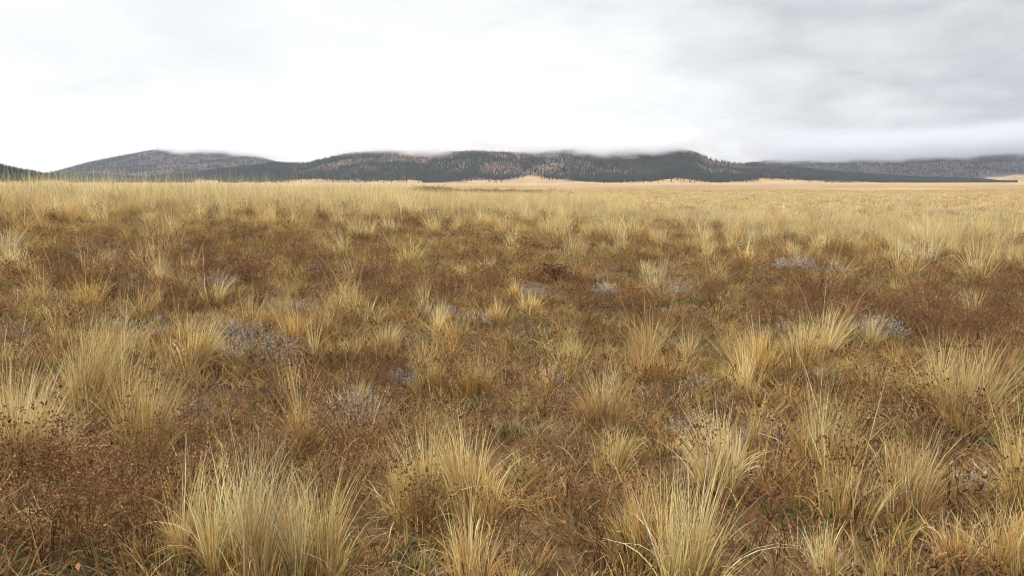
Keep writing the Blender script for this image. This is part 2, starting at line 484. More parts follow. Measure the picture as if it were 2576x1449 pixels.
def scatter(name, label, cat, pset, pts, rot, scl, rng, idx=None):
    c, n = PROTO[pset]
    me = bpy.data.meshes.new(name)
    me.vertices.add(len(pts)); me.vertices.foreach_set('co', np.asarray(pts, np.float32).ravel())
    a = me.attributes.new('rot', 'FLOAT_VECTOR', 'POINT'); a.data.foreach_set('vector', np.asarray(rot, np.float32).ravel())
    scl = np.asarray(scl, np.float32)
    if scl.ndim == 1: scl = np.repeat(scl[:, None], 3, 1)
    a = me.attributes.new('scl', 'FLOAT_VECTOR', 'POINT'); a.data.foreach_set('vector', scl.ravel())
    if idx is None: idx = rng.integers(0, n, len(pts))
    a = me.attributes.new('pick', 'INT', 'POINT'); a.data.foreach_set('value', np.asarray(idx, np.int32))
    o = link(name, me, None)
    ng = bpy.data.node_groups.new(name, 'GeometryNodeTree')
    ng.interface.new_socket('Geometry', in_out='INPUT', socket_type='NodeSocketGeometry')
    ng.interface.new_socket('Geometry', in_out='OUTPUT', socket_type='NodeSocketGeometry')
    N, L = ng.nodes, ng.links
    gi = N.new('NodeGroupInput'); go = N.new('NodeGroupOutput')
    ip = N.new('GeometryNodeInstanceOnPoints'); ip.inputs['Pick Instance'].default_value = True
    ci = N.new('GeometryNodeCollectionInfo'); ci.inputs['Collection'].default_value = c
    ci.inputs['Separate Children'].default_value = True; ci.inputs['Reset Children'].default_value = True
    def na(nm, typ):
        q = N.new('GeometryNodeInputNamedAttribute'); q.data_type = typ; q.inputs['Name'].default_value = nm
        return [s for s in q.outputs if s.enabled and s.name == 'Attribute'][0]
    L.new(gi.outputs[0], ip.inputs['Points']); L.new(ci.outputs[0], ip.inputs['Instance'])
    L.new(na('pick', 'INT'), ip.inputs['Instance Index'])
    L.new(na('rot', 'FLOAT_VECTOR'), ip.inputs['Rotation']); L.new(na('scl', 'FLOAT_VECTOR'), ip.inputs['Scale'])
    L.new(ip.outputs[0], go.inputs[0])
    md = o.modifiers.new('scatter', 'NODES'); md.node_group = ng
    return tag(o, label, cat, kind='stuff')

def sector(rng, r0, r1, dens, half=.80, cy=-1.0):
    """random ground points between two distances from just behind the camera"""
    n = int(half * (r1 * r1 - r0 * r0) * dens)
    a = rng.uniform(-half, half, n); r = np.sqrt(rng.uniform(r0 * r0, r1 * r1, n))
    return r * np.sin(a), cy + r * np.cos(a)

def lay(x, y, sink=0.0):
    return np.stack([x, y, gz(x, y) - sink], 1)

def yaw(rng, n, tilt=.08):
    return np.stack([rng.normal(0, tilt, n), rng.normal(0, tilt, n), rng.uniform(0, 6.283, n)], 1)

# trees of the far woods
def conifer_mesh(rng, name, tiers=8, wide=.19):
    A = Acc()
    A.add(*tubes([(np.array([0, 0, 0.]), np.array([0, 0, .55]), .014, .009), (np.array([0, 0, .55]), np.array([0, 0, 1.]), .009, .001)], [np.array((.07, .045, .03))] * 2))
    Vs, Fs, Cs = [], [], []
    k = 0
    for t in range(tiers):
        z = .12 + .86 * t / tiers; w = wide * (1 - .85 * (t / tiers) ** 1.1)
        for j in range(8):
            if rng.random() < .12: continue
            a = rng.uniform(0, 6.28); r = w * rng.uniform(.6, 1.2); zz = z + rng.uniform(-.04, .04)
            u = np.array([math.cos(a), math.sin(a), 0]); v = np.array([-u[1], u[0], 0])
            tip = u * r + np.array([0, 0, zz - r * .35])
            Vs += [np.array([0, 0, zz + .06]), u * r * .55 + v * r * .45 + np.array([0, 0, zz - .02]), tip, u * r * .55 - v * r * .45 + np.array([0, 0, zz - .02])]
            Fs.append([k, k + 1, k + 2, k + 3]); k += 4
            c = np.array((.026, .043, .034)) * math.exp(rng.normal(0, .3)); Cs += [c] * 4
    A.add(np.array(Vs), [np.array(Fs)], np.array(Cs))
    return A.mesh(name)

def snag_mesh(rng, name):
    A = Acc(); segs, cols = [], []
    c = np.array((.085, .061, .062))
    segs.append((np.array([0, 0, 0.]), np.array([rng.normal(0, .01), rng.normal(0, .01), 1.]), .016, .004)); cols.append(c)
    for j in range(15):
        z = rng.uniform(.25, .97); a = rng.uniform(0, 6.28); l = .15 * (1.1 - z) + .03
        segs.append((np.array([0, 0, z]), np.array([math.cos(a) * l, math.sin(a) * l, z + rng.uniform(-.05, .06)]), .006, .002)); cols.append(c * math.exp(rng.normal(0, .3)))
    A.add(*tubes(segs, cols))
    return A.mesh(name)

prng = np.random.default_rng(5)
proto_set('pine', [conifer_mesh(prng, 'pine', 8, w) for w in (.17, .2, .23, .19)] , M_TREE)
proto_set('burnt_pine', [snag_mesh(prng, 'burnt_pine') for k in range(4)], M_TREE)

def forest(H, name, label, n, green, rng, hmin=9, hmax=15, snag=None):
    V, S = H['V'], H['S']
    na, ns, _ = V.shape
    tot = n
    i = rng.uniform(0, na - 1.001, tot); j = rng.uniform(0, 1, tot) * (np.searchsorted(S[0], 1.12) - 2)
    i0 = i.astype(int); j0 = j.astype(int); fi = (i - i0)[:, None]; fj = (j - j0)[:, None]
    P = (V[i0, j0] * (1 - fi) + V[i0 + 1, j0] * fi) * (1 - fj) + (V[i0, j0 + 1] * (1 - fi) + V[i0 + 1, j0 + 1] * fi) * fj
    s = S[0][j0]
    ppx, ppy = project(P)
    lim = np.interp(ppx, *H['skirt']) - 1.0
    edge = lim - ppy + 9 * (fbm(P[:, 0] / 50, P[:, 1] / 50, 8, 3) - .5)
    keep = rng.uniform(0, 1, tot) < sstep(-1.2, 2.0, edge) * .97 + .03 * (edge > -6)
    gap = fbm(P[:, 0] / 110, P[:, 1] / 110, H['seed'] + 61, 4)
    g = green(s, ppx, P, gap)
    isg = rng.uniform(0, 1, tot) < g
    thin = np.where(isg, .75, np.clip(.62 - 2.6 * (gap - .42), .10, .85))
    keep &= rng.uniform(0, 1, tot) < thin
    out = []
    for flag, pset, lab in ((True, 'pine', label[0]), (False, 'burnt_pine', label[1])):
        m = keep & (isg == flag)
        k = int(m.sum())
        if k == 0: continue
        h = rng.uniform(hmin, hmax, k) * (.85 if flag else .6)
        w = h * rng.uniform(.85, 1.35, k) * (1.25 if flag else 1.7)
        rt = np.zeros((k, 3)); rt[:, 2] = rng.uniform(0, 6.28, k)
        out.append(scatter(name if flag else 'burnt_' + name, lab, 'forest', pset, P[m] - np.array([0, 0, .4]), rt, np.stack([w, w, h], 1), rng))
    return out

frng = np.random.default_rng(77)
forest(H_MAIN, 'pine_forest', ('green pine woods on the lower slopes of the long middle ridge', 'burnt standing timber on the upper slopes of the long middle ridge'), 130000,
       lambda s, px, P, gap: np.clip(.12 + .75 * sstep(.55, .1, s) + .55 * sstep(.5, .62, fbm(P[:, 0] / 260, P[:, 1] / 200, 4, 3)) * sstep(1350, 1450, px) + .7 * sstep(1950, 2100, px)
                                     + .55 * sstep(830, 650, px) + .5 * (fbm(P[:, 0] / 170, P[:, 1] / 260, 14, 3) < .42), 0, .97), frng)
forest(H_LEFT, 'pine_wood', ('dark green pine wood covering the low foothill', 'few dead trees in the wood on the low foothill'), 9000,
       lambda s, px, P, gap: np.full(len(px), .9), frng, 9, 15)
forest(H_DIST, 'mountain_forest', ('scattered live conifers on the distant burnt mountain', 'burnt standing timber over the distant rounded mountain'), 40000,
       lambda s, px, P, gap: np.clip(.30 + .5 * (gap < .45), 0, 1), frng, 10, 16)
forest(H_RIGHT, 'ridge_forest', ('scattered live conifers on the far purple ridge', 'burnt standing timber over the far purple ridge'), 40000,
       lambda s, px, P, gap: np.clip(.25 + .4 * (gap < .45), 0, 1), frng, 10, 16)

# lone pines on the pale slopes below the woods
lone = bpy.data.collections['pine'].objects
LP = [(802, 449), (812, 453), (796, 455), (1035, 452), (1046, 455), (1152, 459), (1178, 452), (1186, 456), (1212, 453), (1268, 452), (1302, 449), (1316, 447), (1372, 449), (1392, 452),
      (1404, 449), (1706, 452), (1722, 456), (1690, 457), (1752, 455), (1772, 458), (1786, 457), (1812, 460), (1846, 459), (1870, 458), (1928, 450), (1998, 455), (2035, 456), (2082, 457), (150, 455), (182, 457), (520, 457), (536, 455), (1110, 461), (1070, 459)]
for k, (px, py) in enumerate(LP):
    H = H_LEFT if px < 300 else H_MAIN
    ppx, ppy = project(H['V'][:, :60])
    q = np.argmin((ppx - px) ** 2 + 4 * (ppy - py) ** 2); i, j = divmod(int(q), ppx.shape[1])
    p = H['V'][i, j]
    o = bpy.data.objects.new('pine_tree', lone[k % 4].data); COL.objects.link(o)
    o.location = (p[0], p[1], p[2] - .5); h = float(frng.uniform(12, 19)); o.scale = (h * 1.2, h * 1.2, h); o.rotation_euler.z = float(frng.uniform(0, 6))
    tag(o, 'small dark pine standing apart on the pale slope below the woods', 'tree', 'lone pines below the woods')

# ------------------------------------------------------------------ grass, weeds and litter between the single plants
def one(*parts):
    A = Acc()
    for p in parts: A.add(*p)
    return A

g = np.random.default_rng(11)
def litter_patch(rng, gold):
    A = Acc()
    A.add(*grass_blades(rng, 90, .24, .05, .17, 1.35, .5, .0042, gold, segs=2, power=.5))
    A.add(*grass_blades(rng, 40, .24, .04, .12, .6, .8, .0026, 'olive' if rng.random() < .3 else gold, segs=3))
    p = np.stack([rng.normal(0, .13, 26), rng.normal(0, .13, 26), rng.uniform(.005, .05, 26)], 1)
    A.add(*leaves(rng, p, .022, C_DRYL * rng.uniform(.4, .8), .35, True))
    p = np.stack([rng.normal(0, .13, 30), rng.normal(0, .13, 30), rng.uniform(.01, .06, 30)], 1)
    A.add(*leaves(rng, p, .022, C_RUST, .4))
    A.C = [c * .70 for c in A.C]
    return A.mesh('straw_litter')
proto_set('litter', [litter_patch(g, t) for t in ('tan', 'rust', 'rust', 'tan', 'gold', 'rust', 'straw')], M_LITTER)

def tuft(rng, n, br, h0, h1, sp, cv, w, tint, lean=(.10, 0), stalks=0):
    A = Acc()
    bundles(rng, A, n, br, h0, h1, sp * 1.2, cv, w, tint, lean, 4, 4)
    A.add(*grass_blades(rng, n // 3, br * 1.2, h0 * .5, h0, sp * 1.8, cv * 1.5, w, 'gold' if tint != 'olive' else 'olive', lean, segs=3))
    if stalks: A.add(*grass_blades(rng, stalks, br, h1 * 1.1, h1 * 1.5, sp * .6, cv * .5, w * .8, 'pale', lean))
    return A.mesh('grass_tuft')
proto_set('short_tuft', [tuft(g, 50, .05, .07, .2, .7, .9, .0040, t, (.05, 0)) for t in ('tan', 'gold', 'straw', 'tan', 'olive')], M_GRASS)
proto_set('mid_tuft', [tuft(g, 110, .085, .22, .52, .42, .6, .0052, t, (.1, 0), 4) for t in ('straw', 'pale', 'tan', 'gold', 'straw')], M_GRASS)
proto_set('meadow_tuft', [tuft(g, 120, .16, .35, .72, .34, .5, .0062, t, (.14, 0), 4) for t in ('pale', 'pale', 'straw', 'tan', 'pale', 'straw', 'grey', 'pale')], M_MEADOW)
proto_set('meadow_swath', [tuft(g, 170, .9, .3, .62, .25, .45, .016, t, (.14, 0), 3) for t in ('grey', 'grey', 'straw', 'grey', 'tan')], M_MEADOW)

proto_set('stalk', [grass_stalk for grass_stalk in [Acc().add(*grass_blades(g, 14, .22, .75, 1.12, .25, .35, .0060, 'pale', (.28, 0), 5)).mesh('grass_stalk') for k in range(5)]], M_MEADOW)

def weed_parts(rng, h, stems, spread=.4, lean=(0, 0), r=.0022, depth=4, head=.0045, base_r=.04, nl=1.0):
    segs, cols, tips, mids = weed_skeleton(rng, h, stems, spread, lean, r, depth, base_r)
    st = tubes(segs, cols)
    pts = np.concatenate([tips, mids[rng.random(len(mids)) < .10]]) if len(mids) else tips
    hd = buds(rng, pts + rng.normal(0, .003, pts.shape), head, C_HEAD)
    src = mids if len(mids) else tips
    k = max(4, int(len(src) * nl))
    q = src[rng.integers(0, len(src), k)] + rng.normal(0, .008, (k, 3))
    lv = leaves(rng, q, head * 2.6, C_RUST * rng.uniform(.8, 1.2), .4)
    return st, hd, lv
def weed_proto(rng, *a, **k):
    return one(*weed_parts(rng, *a, **k)).mesh('weed_clump')
proto_set('weed', [weed_proto(g, g.uniform(.26, .42), int(g.integers(4, 7)), .55, (.05, 0), .0027, 4, .0042, .07, .35) for k in range(9)], M_WEED)
proto_set('weed_fine', [weed_proto(g, g.uniform(.22, .38), int(g.integers(7, 11)), .6, (.08, 0), .0025, 3, .0042, .14, .6) for k in range(6)], M_WEED)

def sage_parts(rng, n, rad, h, leaf=.017, col=C_SAGE):
    segs, pts, dirs = sage_stems(rng, n, rad, h)
    st = tubes(segs, np.tile(np.array((.13, .085, .060)), (len(segs), 1)) * np.exp(rng.normal(0, .2, len(segs)))[:, None])
    lv = leaves(rng, pts, leaf, col, .28, dirs=dirs)
    tips = pts[rng.random(len(pts)) < .12]
    bd = buds(rng, tips, leaf * .28, col * 1.1, .2)
    return st, lv, bd
proto_set('sage', [one(*sage_parts(g, int(g.integers(16, 26)), .12, .17, .02, C_SAGE * g.uniform(.8, 1.08) * np.array((1, 1, g.uniform(.92, 1.04))))).mesh('sage_clump') for k in range(5)], M_SAGE)

def green_mesh(rng, n, rad):
    a = rng.uniform(0, 6.28, n); b = rad * np.sqrt(rng.uniform(0, 1, n))
    p = np.stack([b * np.cos(a), b * np.sin(a), rng.uniform(.0, .03, n)], 1)
    A = one(leaves(rng, p, .05, np.array((.125, .135, .05)), .35), grass_blades(rng, n, rad, .04, .12, .8, .8, .003, 'green', segs=3))
    return A.mesh('green_cover')
proto_set('green', [green_mesh(g, 60, .16) for k in range(3)], M_GREEN)

bx, by, bz, bd = at(1352, 742)
def near_bare(x, y, k=1.0):
    return ((x - bx) / (.50 * k)) ** 2 + ((y - by) / (1.0 * k)) ** 2 < 1
srng = np.random.default_rng(404)

def field(name, label, cat, pset, bands, size, mask=None, tilt=.1, sink=.01, half=.80, wide=False, zs=1.0, clear=1.0):
    X, Y = [], []
    for r0, r1, d in bands:
        x, y = sector(srng, r0, r1, d, half)
        X.append(x); Y.append(y)
    x = np.concatenate(X); y = np.concatenate(Y)
    r = np.hypot(x, y)
    ok = (r > 1.9) & ~near_bare(x, y, clear) & ~near_bare(x, y + .8 * (clear - 1) * 2, clear)
    if mask is not None: ok &= srng.uniform(0, 1, len(x)) < mask(x, y, r)
    x, y = x[ok], y[ok]; n = len(x)
    s = srng.uniform(*size, n)
    s3 = np.stack([s, s, s * zs * srng.uniform(.8, 1.2, n)], 1)
    return scatter(name, label, cat, pset, lay(x, y, sink), yaw(srng, n, tilt) if not wide else yaw(srng, n, .03), s3, srng)

def latf(x, y): return x / (np.hypot(x, y) + 1e-6)
def edge_r(x, y):
    """distance at which the open tan meadow begins"""
    return 15.5 + 5.5 * sstep(-.45, -.1, latf(x, y)) - 2.0 * sstep(.1, .5, latf(x, y)) + 7 * (fbm(x * .16, y * .16, 88, 3) - .5)

patchy = lambda x, y, sc_, seed, lo, hi: sstep(lo, hi, fbm(x * sc_, y * sc_, seed, 3))

field('ground_litter', 'flattened straw and small dead leaves covering the soil between the plants', 'plant litter', 'litter',
      [(1.5, 9, 24), (9, 16, 20), (16, 34, 7)], (.8, 1.5), lambda x, y, r: .85 + .15 * patchy(x, y, .8, 61, .4, .6), clear=.6)
field('short_grass', 'short dry grass tufts scattered through the whole near field', 'grass', 'short_tuft',
      [(1.5, 9, 20), (9, 20, 19), (20, 40, 9)], (.7, 1.6), lambda x, y, r: .25 + .75 * patchy(x, y, .7, 62, .42, .6))
field('bunchgrass', 'loose medium tufts of straw coloured grass across the near field', 'grass', 'mid_tuft',
      [(1.5, 7, 2.7), (7, 9, 2.4), (9, 15, 2.4), (15, 34, 6)], (.6, 1.15), lambda x, y, r: (.08 + .92 * patchy(x, y, .45, 63, .46, .62)) * (1 - .58 * sstep(8, 10, r) * sstep(17, 13, r) * sstep(.44, .25, np.abs(latf(x, y)))), clear=1.9)
field('meadow_grass', 'tall pale meadow grass filling the middle distance up to the skyline', 'grass', 'meadow_tuft',
      [(10, 20, 5.0), (20, 45, 6.5), (45, 95, 4.0)], (.7, 1.15),
      lambda x, y, r: (.04 + .96 * sstep(-8.0, 7.0, r - edge_r(x, y)) ** 1.5) * (.55 + .45 * patchy(x, y, .12, 64, .38, .55)) * (1 - .985 * sstep(-.02, .22, latf(x, y)) * sstep(22, 36, r)))
field('tall_stalks', 'tallest thin grass stalks standing up against the hills', 'grass', 'stalk',
      [(20, 36, 3.6)], (.8, 1.15), lambda x, y, r: sstep(-.16, -.34, latf(x, y)) * patchy(x, y, .25, 69, .46, .68) + .12 * sstep(.0, -.2, latf(x, y)))
field('far_meadow', 'pale smooth grass of the far plain', 'grass', 'meadow_swath',
      [(55, 130, 1.0)], (.6, 1.0), lambda x, y, r: .06 + .94 * sstep(.08, -.1, latf(x, y)), wide=True, half=.72)
field('low_meadow', 'short smooth grass of the open plain beyond the taller clumps', 'grass', 'meadow_swath',
      [(34, 130, 1.3), (130, 260, .5)], (.8, 1.3), lambda x, y, r: (sstep(-.12, .12, latf(x, y)) + .6 * sstep(90, 140, r)) * (.25 + .75 * sstep(.38, .56, fbm(x * .02, y * .07, 97, 3))), wide=True, half=.72, zs=.42)
field('weed_cover', 'rusty brown branching dead weeds carpeting the field', 'weeds', 'weed',
      [(1.5, 8, 12), (8, 16, 15), (16, 28, 11), (28, 48, 5)], (.5, 1.05),
      lambda x, y, r: (.07 + .93 * patchy(x, y, .42, 65, .45, .6)) * (1 - .85 * sstep(2, 16 + 14 * sstep(-.1, .2, latf(x, y)), r - edge_r(x, y))) * (1 - .45 * sstep(9, 14, r)))
field('fine_weeds', 'fine reddish dead weed stems in a low tangle', 'weeds', 'weed_fine',
      [(1.5, 8, 9), (8, 20, 7), (20, 44, 4)], (.5, .95),
      lambda x, y, r: (.06 + .94 * patchy(x, y, .36, 66, .46, .6)) * (1 - .9 * sstep(2, 14 + 14 * sstep(-.1, .2, latf(x, y)), r - edge_r(x, y))))
field('sage_cover', 'low silvery grey leafy plants spread thinly among the weeds', 'plants', 'sage',
      [(2, 8, 4.0), (8, 15, 7.5), (15, 22, 1.5)], (.4, .85),
      lambda x, y, r: patchy(x, y, .42, 67, .54, .68) * (.35 + .65 * sstep(5, 8, r)) * (1 - .6 * sstep(.1, .35, latf(x, y))))
field('green_cover', 'low green leaves showing in a few damp spots between the weeds', 'plants', 'green',
      [(2, 14, 4.0)], (.6, 1.2), lambda x, y, r: patchy(x, y, .6, 68, .55, .66))

# band of brown weeds on the middle horizon
def thicket():
    n = 1000
    px = np.concatenate([srng.triangular(1060, 1120, 1425, n - 350), srng.normal(1092, 26, 350)]); py = np.concatenate([489.5 + srng.normal(0, 3.2, n - 350), 493 + srng.normal(0, 3.5, 350)])
    P = []
    for a, b in zip(px, py):
        x, y, z, d = at(a, b)
        if d < 140: P.append((x, y, z - .02))
    n = len(P); s = srng.uniform(1.0, 2.5, n) * np.where(np.arange(n) >= n - 340, srng.uniform(.6, 1.5, n), 1.0)
    return scatter('weed_thicket', 'dark brown band of dead weeds on the middle horizon', 'weeds', 'weed_fine', np.array(P), yaw(srng, n), np.stack([s * 1.5, s * 1.5, s * 1.25], 1), srng)
thicket()

# ------------------------------------------------------------------ single plants
def empty(name, loc, label, cat, group):
    o = bpy.data.objects.new(name, None); COL.objects.link(o); o.location = loc; o.empty_display_size = .1
    return tag(o, label, cat, group)

TUSSOCKS = [
 # px, foot py, height, width, lean, tint, blades, label
 (255, 1050, 250, 215, 95, 'straw', 620, 'big straw tussock bending over beyond the dark seed-head weeds'),
 (60, 1200, 255, 250, 45, 'pale', 900, 'dense pale tussock at the picture edge speckled by round seed heads'),
 (372, 1150, 235, 170, 75, 'straw', 420, 'slim arching tussock just in front of the big bending one'),
 (490, 925, 150, 110, 55, 'straw', 320, 'leaning straw tussock backed by silvery plants'),
 (470, 1410, 230, 120, 55, 'straw', 190, 'leaning outermost tussock beside the dark tangle of seed-head weeds'),
 (565, 1450, 300, 130, 35, 'pale', 260, 'tall pale tussock just inside the leaning one by the dark tangle'),
 (655, 1490, 380, 150, 85, 'pale', 300, 'tallest pale tussock in the bottom row, its tips bending over'),
 (740, 1480, 270, 130, -5, 'pale', 260, 'straight pale tussock pressed against the tallest bending one'),
 (825, 1475, 310, 120, 35, 'straw', 200, 'loose straw tussock ending the bottom row beside a dark reddish weed'),
 (765, 1150, 200, 110, 5, 'tan', 320, 'upright tan tussock close to the big silvery bush'),
 (1058, 1320, 240, 170, 0, 'straw', 460, 'narrow upright half of the central pair of foreground tussocks'),
 (1205, 1300, 225, 215, 20, 'straw', 560, 'wide fan-shaped half of the central pair of foreground tussocks'),
 (1090, 980, 100, 110, -5, 'gold', 340, 'round golden tussock touching its larger twin'),
 (1190, 995, 125, 125, 5, 'gold', 420, 'larger golden twin tussock with green leaves at its foot'),
 (968, 895, 110, 90, 8, 'straw', 300, 'vase-shaped straw tussock standing alone behind the golden twins'),
 (885, 808, 80, 26, 0, 'straw', 70, 'thin wispy upright tuft among grey plants'),
 (1290, 756, 58, 62, 5, 'gold', 190, 'small golden tussock on the edge of the bare soil'),
 (1332, 792, 60, 68, 8, 'straw', 210, 'small spiky tussock in front of the bare soil'),
 (1251, 822, 85, 48, 0, 'straw', 150, 'narrow tussock rising out of silvery plants near the bare soil'),
 (1530, 738, 45, 44, 0, 'grey', 130, 'little greyish tussock with green leaves at its foot behind the bare soil'),
 (1652, 768, 120, 52, -5, 'pale', 210, 'tall narrow pale tussock past the bare soil'),
 (1627, 700, 60, 36, 5, 'pale', 130, 'short pale tussock just behind the tall narrow one'),
 (1447, 925, 105, 52, 4, 'straw', 180, 'thin upright tussock standing in a weedy gap'),
 (1525, 1075, 165, 175, 25, 'tan', 460, 'wide ragged tan tussock woven with dead weeds'),
 (1535, 1195, 150, 120, 15, 'straw', 260, 'lower straw tuft directly in front of the ragged tan tussock'),
 (1800, 1245, 225, 165, -55, 'pale', 560, 'bright thick pale tussock with its long blades tipped to one side'),
 (1730, 1480, 330, 230, 115, 'pale', 340, 'long pale blades sweeping up from the bottom of the picture'),
 (1610, 1420, 210, 200, 20, 'gold', 420, 'low golden tussock behind the sweeping pale blades'),
 (1915, 960, 135, 110, 0, 'gold', 340, 'tan-gold tussock crossed by a dark weed stem'),
 (2000, 935, 130, 95, -12, 'straw', 280, 'paler tussock next to the tan-gold one'),
 (2065, 1190, 225, 200, 25, 'tan', 480, 'tangled tan tussock crossed by long dark stems'),
 (2290, 1310, 225, 150, 15, 'tan', 480, 'upright tan tussock dotted with small round heads'),
 (2440, 1070, 190, 210, 40, 'straw', 520, 'broad straw tussock in the weeds by the picture edge'),
 (2345, 1010, 150, 110, -25, 'straw', 200, 'sparse tussock with crooked pale blades near a charred stick'),
 (2566, 1300, 250, 110, 5, 'straw', 360, 'tall tussock cut by the picture edge above the corner'),
 (2555, 1490, 230, 150, 20, 'gold', 360, 'golden tussock in the bottom corner'),
 (2448, 800, 72, 52, -8, 'pale', 170, 'small whitish tussock catching the light in the rusty weeds'),
 (1222, 680, 42, 62, 8, 'pale', 190, 'pale rounded tussock behind the heap of dead roots'),
 (1160, 698, 45, 68, 0, 'straw', 190, 'straw tussock beside the pale rounded one'),
 (880, 706, 45, 52, 0, 'straw', 150, 'lone small tussock in the middle of the rusty weeds'),
 (268, 684, 48, 46, 0, 'pale', 150, 'small pale tuft in the rusty band below the tall meadow'),
 (42, 694, 72, 80, 6, 'pale', 240, 'bushy pale tussock by the picture edge below the tall meadow'),
 (2325, 668, 75, 110, 5, 'grey', 260, 'greyish clump where the rusty weeds meet the meadow'),
 (1880, 662, 52, 60, 6, 'straw', 170, 'light tussock in front of dark reddish weeds'),
 (1780, 660, 48, 46, 4, 'straw', 150, 'thin light tussock near the dark reddish weeds'),
 (1545, 612, 75, 72, -5, 'pale', 220, 'tall pale clump standing up out of the far rusty weeds'),
 (2118, 858, 52, 74, 6, 'olive', 240, 'yellow-green tussock beside a silvery plant'),
 (150, 880, 95, 36, 0, 'straw', 60, 'few thin straw stalks behind the big bending tussock'),
 (790, 905, 130, 24, 0, 'pale', 26, 'handful of tall single stalks rising over grey plants'),
 (1185, 1480, 250, 150, 25, 'straw', 220, 'loose straw blades at the bottom between the big tussocks'),
 (1290, 1490, 90, 110, 25, 'gold', 220, 'low golden tuft at the bottom near green leaves'),
 (1880, 1000, 120, 60, 0, 'pale', 150, 'slim pale tuft in front of the tan-gold tussock'),
 (2130, 950, 55, 70, 10, 'gold', 200, 'squat golden tuft beside a pale grey plant'),
 (1820, 950, 45, 60, 0, 'gold', 150, 'squat golden tuft among low rusty weeds'),
 (890, 900, 55, 62, -6, 'tan', 180, 'low tan tussock next to the vase-shaped one'),
 (2420, 1440, 150, 130, 10, 'tan', 260, 'ragged low tussock under branching seed-head weeds'),
 (2080, 1465, 170, 120, -6, 'straw', 160, 'upright loose stalks over grey plants at the bottom'),
 (940, 1180, 60, 60, 10, 'pale', 90, 'small tuft in front of the brightest silvery bush'),
 (910, 1030, 90, 70, 35, 'pale', 120, 'pale blades growing out of the brightest silvery bush'),
 (2240, 1010, 90, 70, 0, 'tan', 170, 'dull tan tuft between the two broad tussocks'),
]
hr = np.random.default_rng(909)
for (px, py, h, w, ln, tint, nb, lab) in TUSSOCKS:
    x, y, z, d = at(px, py, .012)
    k = d / FPX; Hh = h * k * 1.04; W = w * k
    base = max(.02, W * .24)
    sp = min(.7, max(.12, math.atan((W * .5 - base) / Hh) * 1.25))
    wd = max(.0046, d * .00088)
    t = empty('grass_tussock', (x, y, z), lab, 'tussock', 'grass tussocks in the field')
    lean = (ln / h * .9, 0)
    A = Acc()
    bundles(hr, A, int(nb * .78), base, Hh * .6, Hh * 1.12, sp, .4, wd, tint, lean, 5)
    bundles(hr, A, int(nb * .16), base, Hh * .95, Hh * 1.28, sp * .8, .3, wd * .9, 'pale' if tint not in ('olive', 'rust') else tint, lean, 5)
    A.add(*grass_blades(hr, int(nb * .12) + 3, base, Hh * .5, Hh * .95, sp * 2.0, 1.3, wd, tint, (lean[0] * .5, 0), 6))
    link('blades', A.mesh('blades'), M_GRASS, t)
    if nb > 100:
        B = Acc()
        B.add(*grass_blades(hr, int(nb * .45), base * 1.15, Hh * .2, Hh * .5, sp * 1.5, .5, wd, {'pale': 'gold', 'straw': 'gold', 'tan': 'rust', 'grey': 'straw', 'olive': 'green'}.get(tint, 'olive'), lean, 3))
        B.add(*grass_blades(hr, int(nb * .15), base * 1.25, Hh * .12, Hh * .3, sp * 2.2, .9, wd, 'olive', (0, 0), 3))
        link('thatch', B.mesh('thatch'), M_GRASS, t)

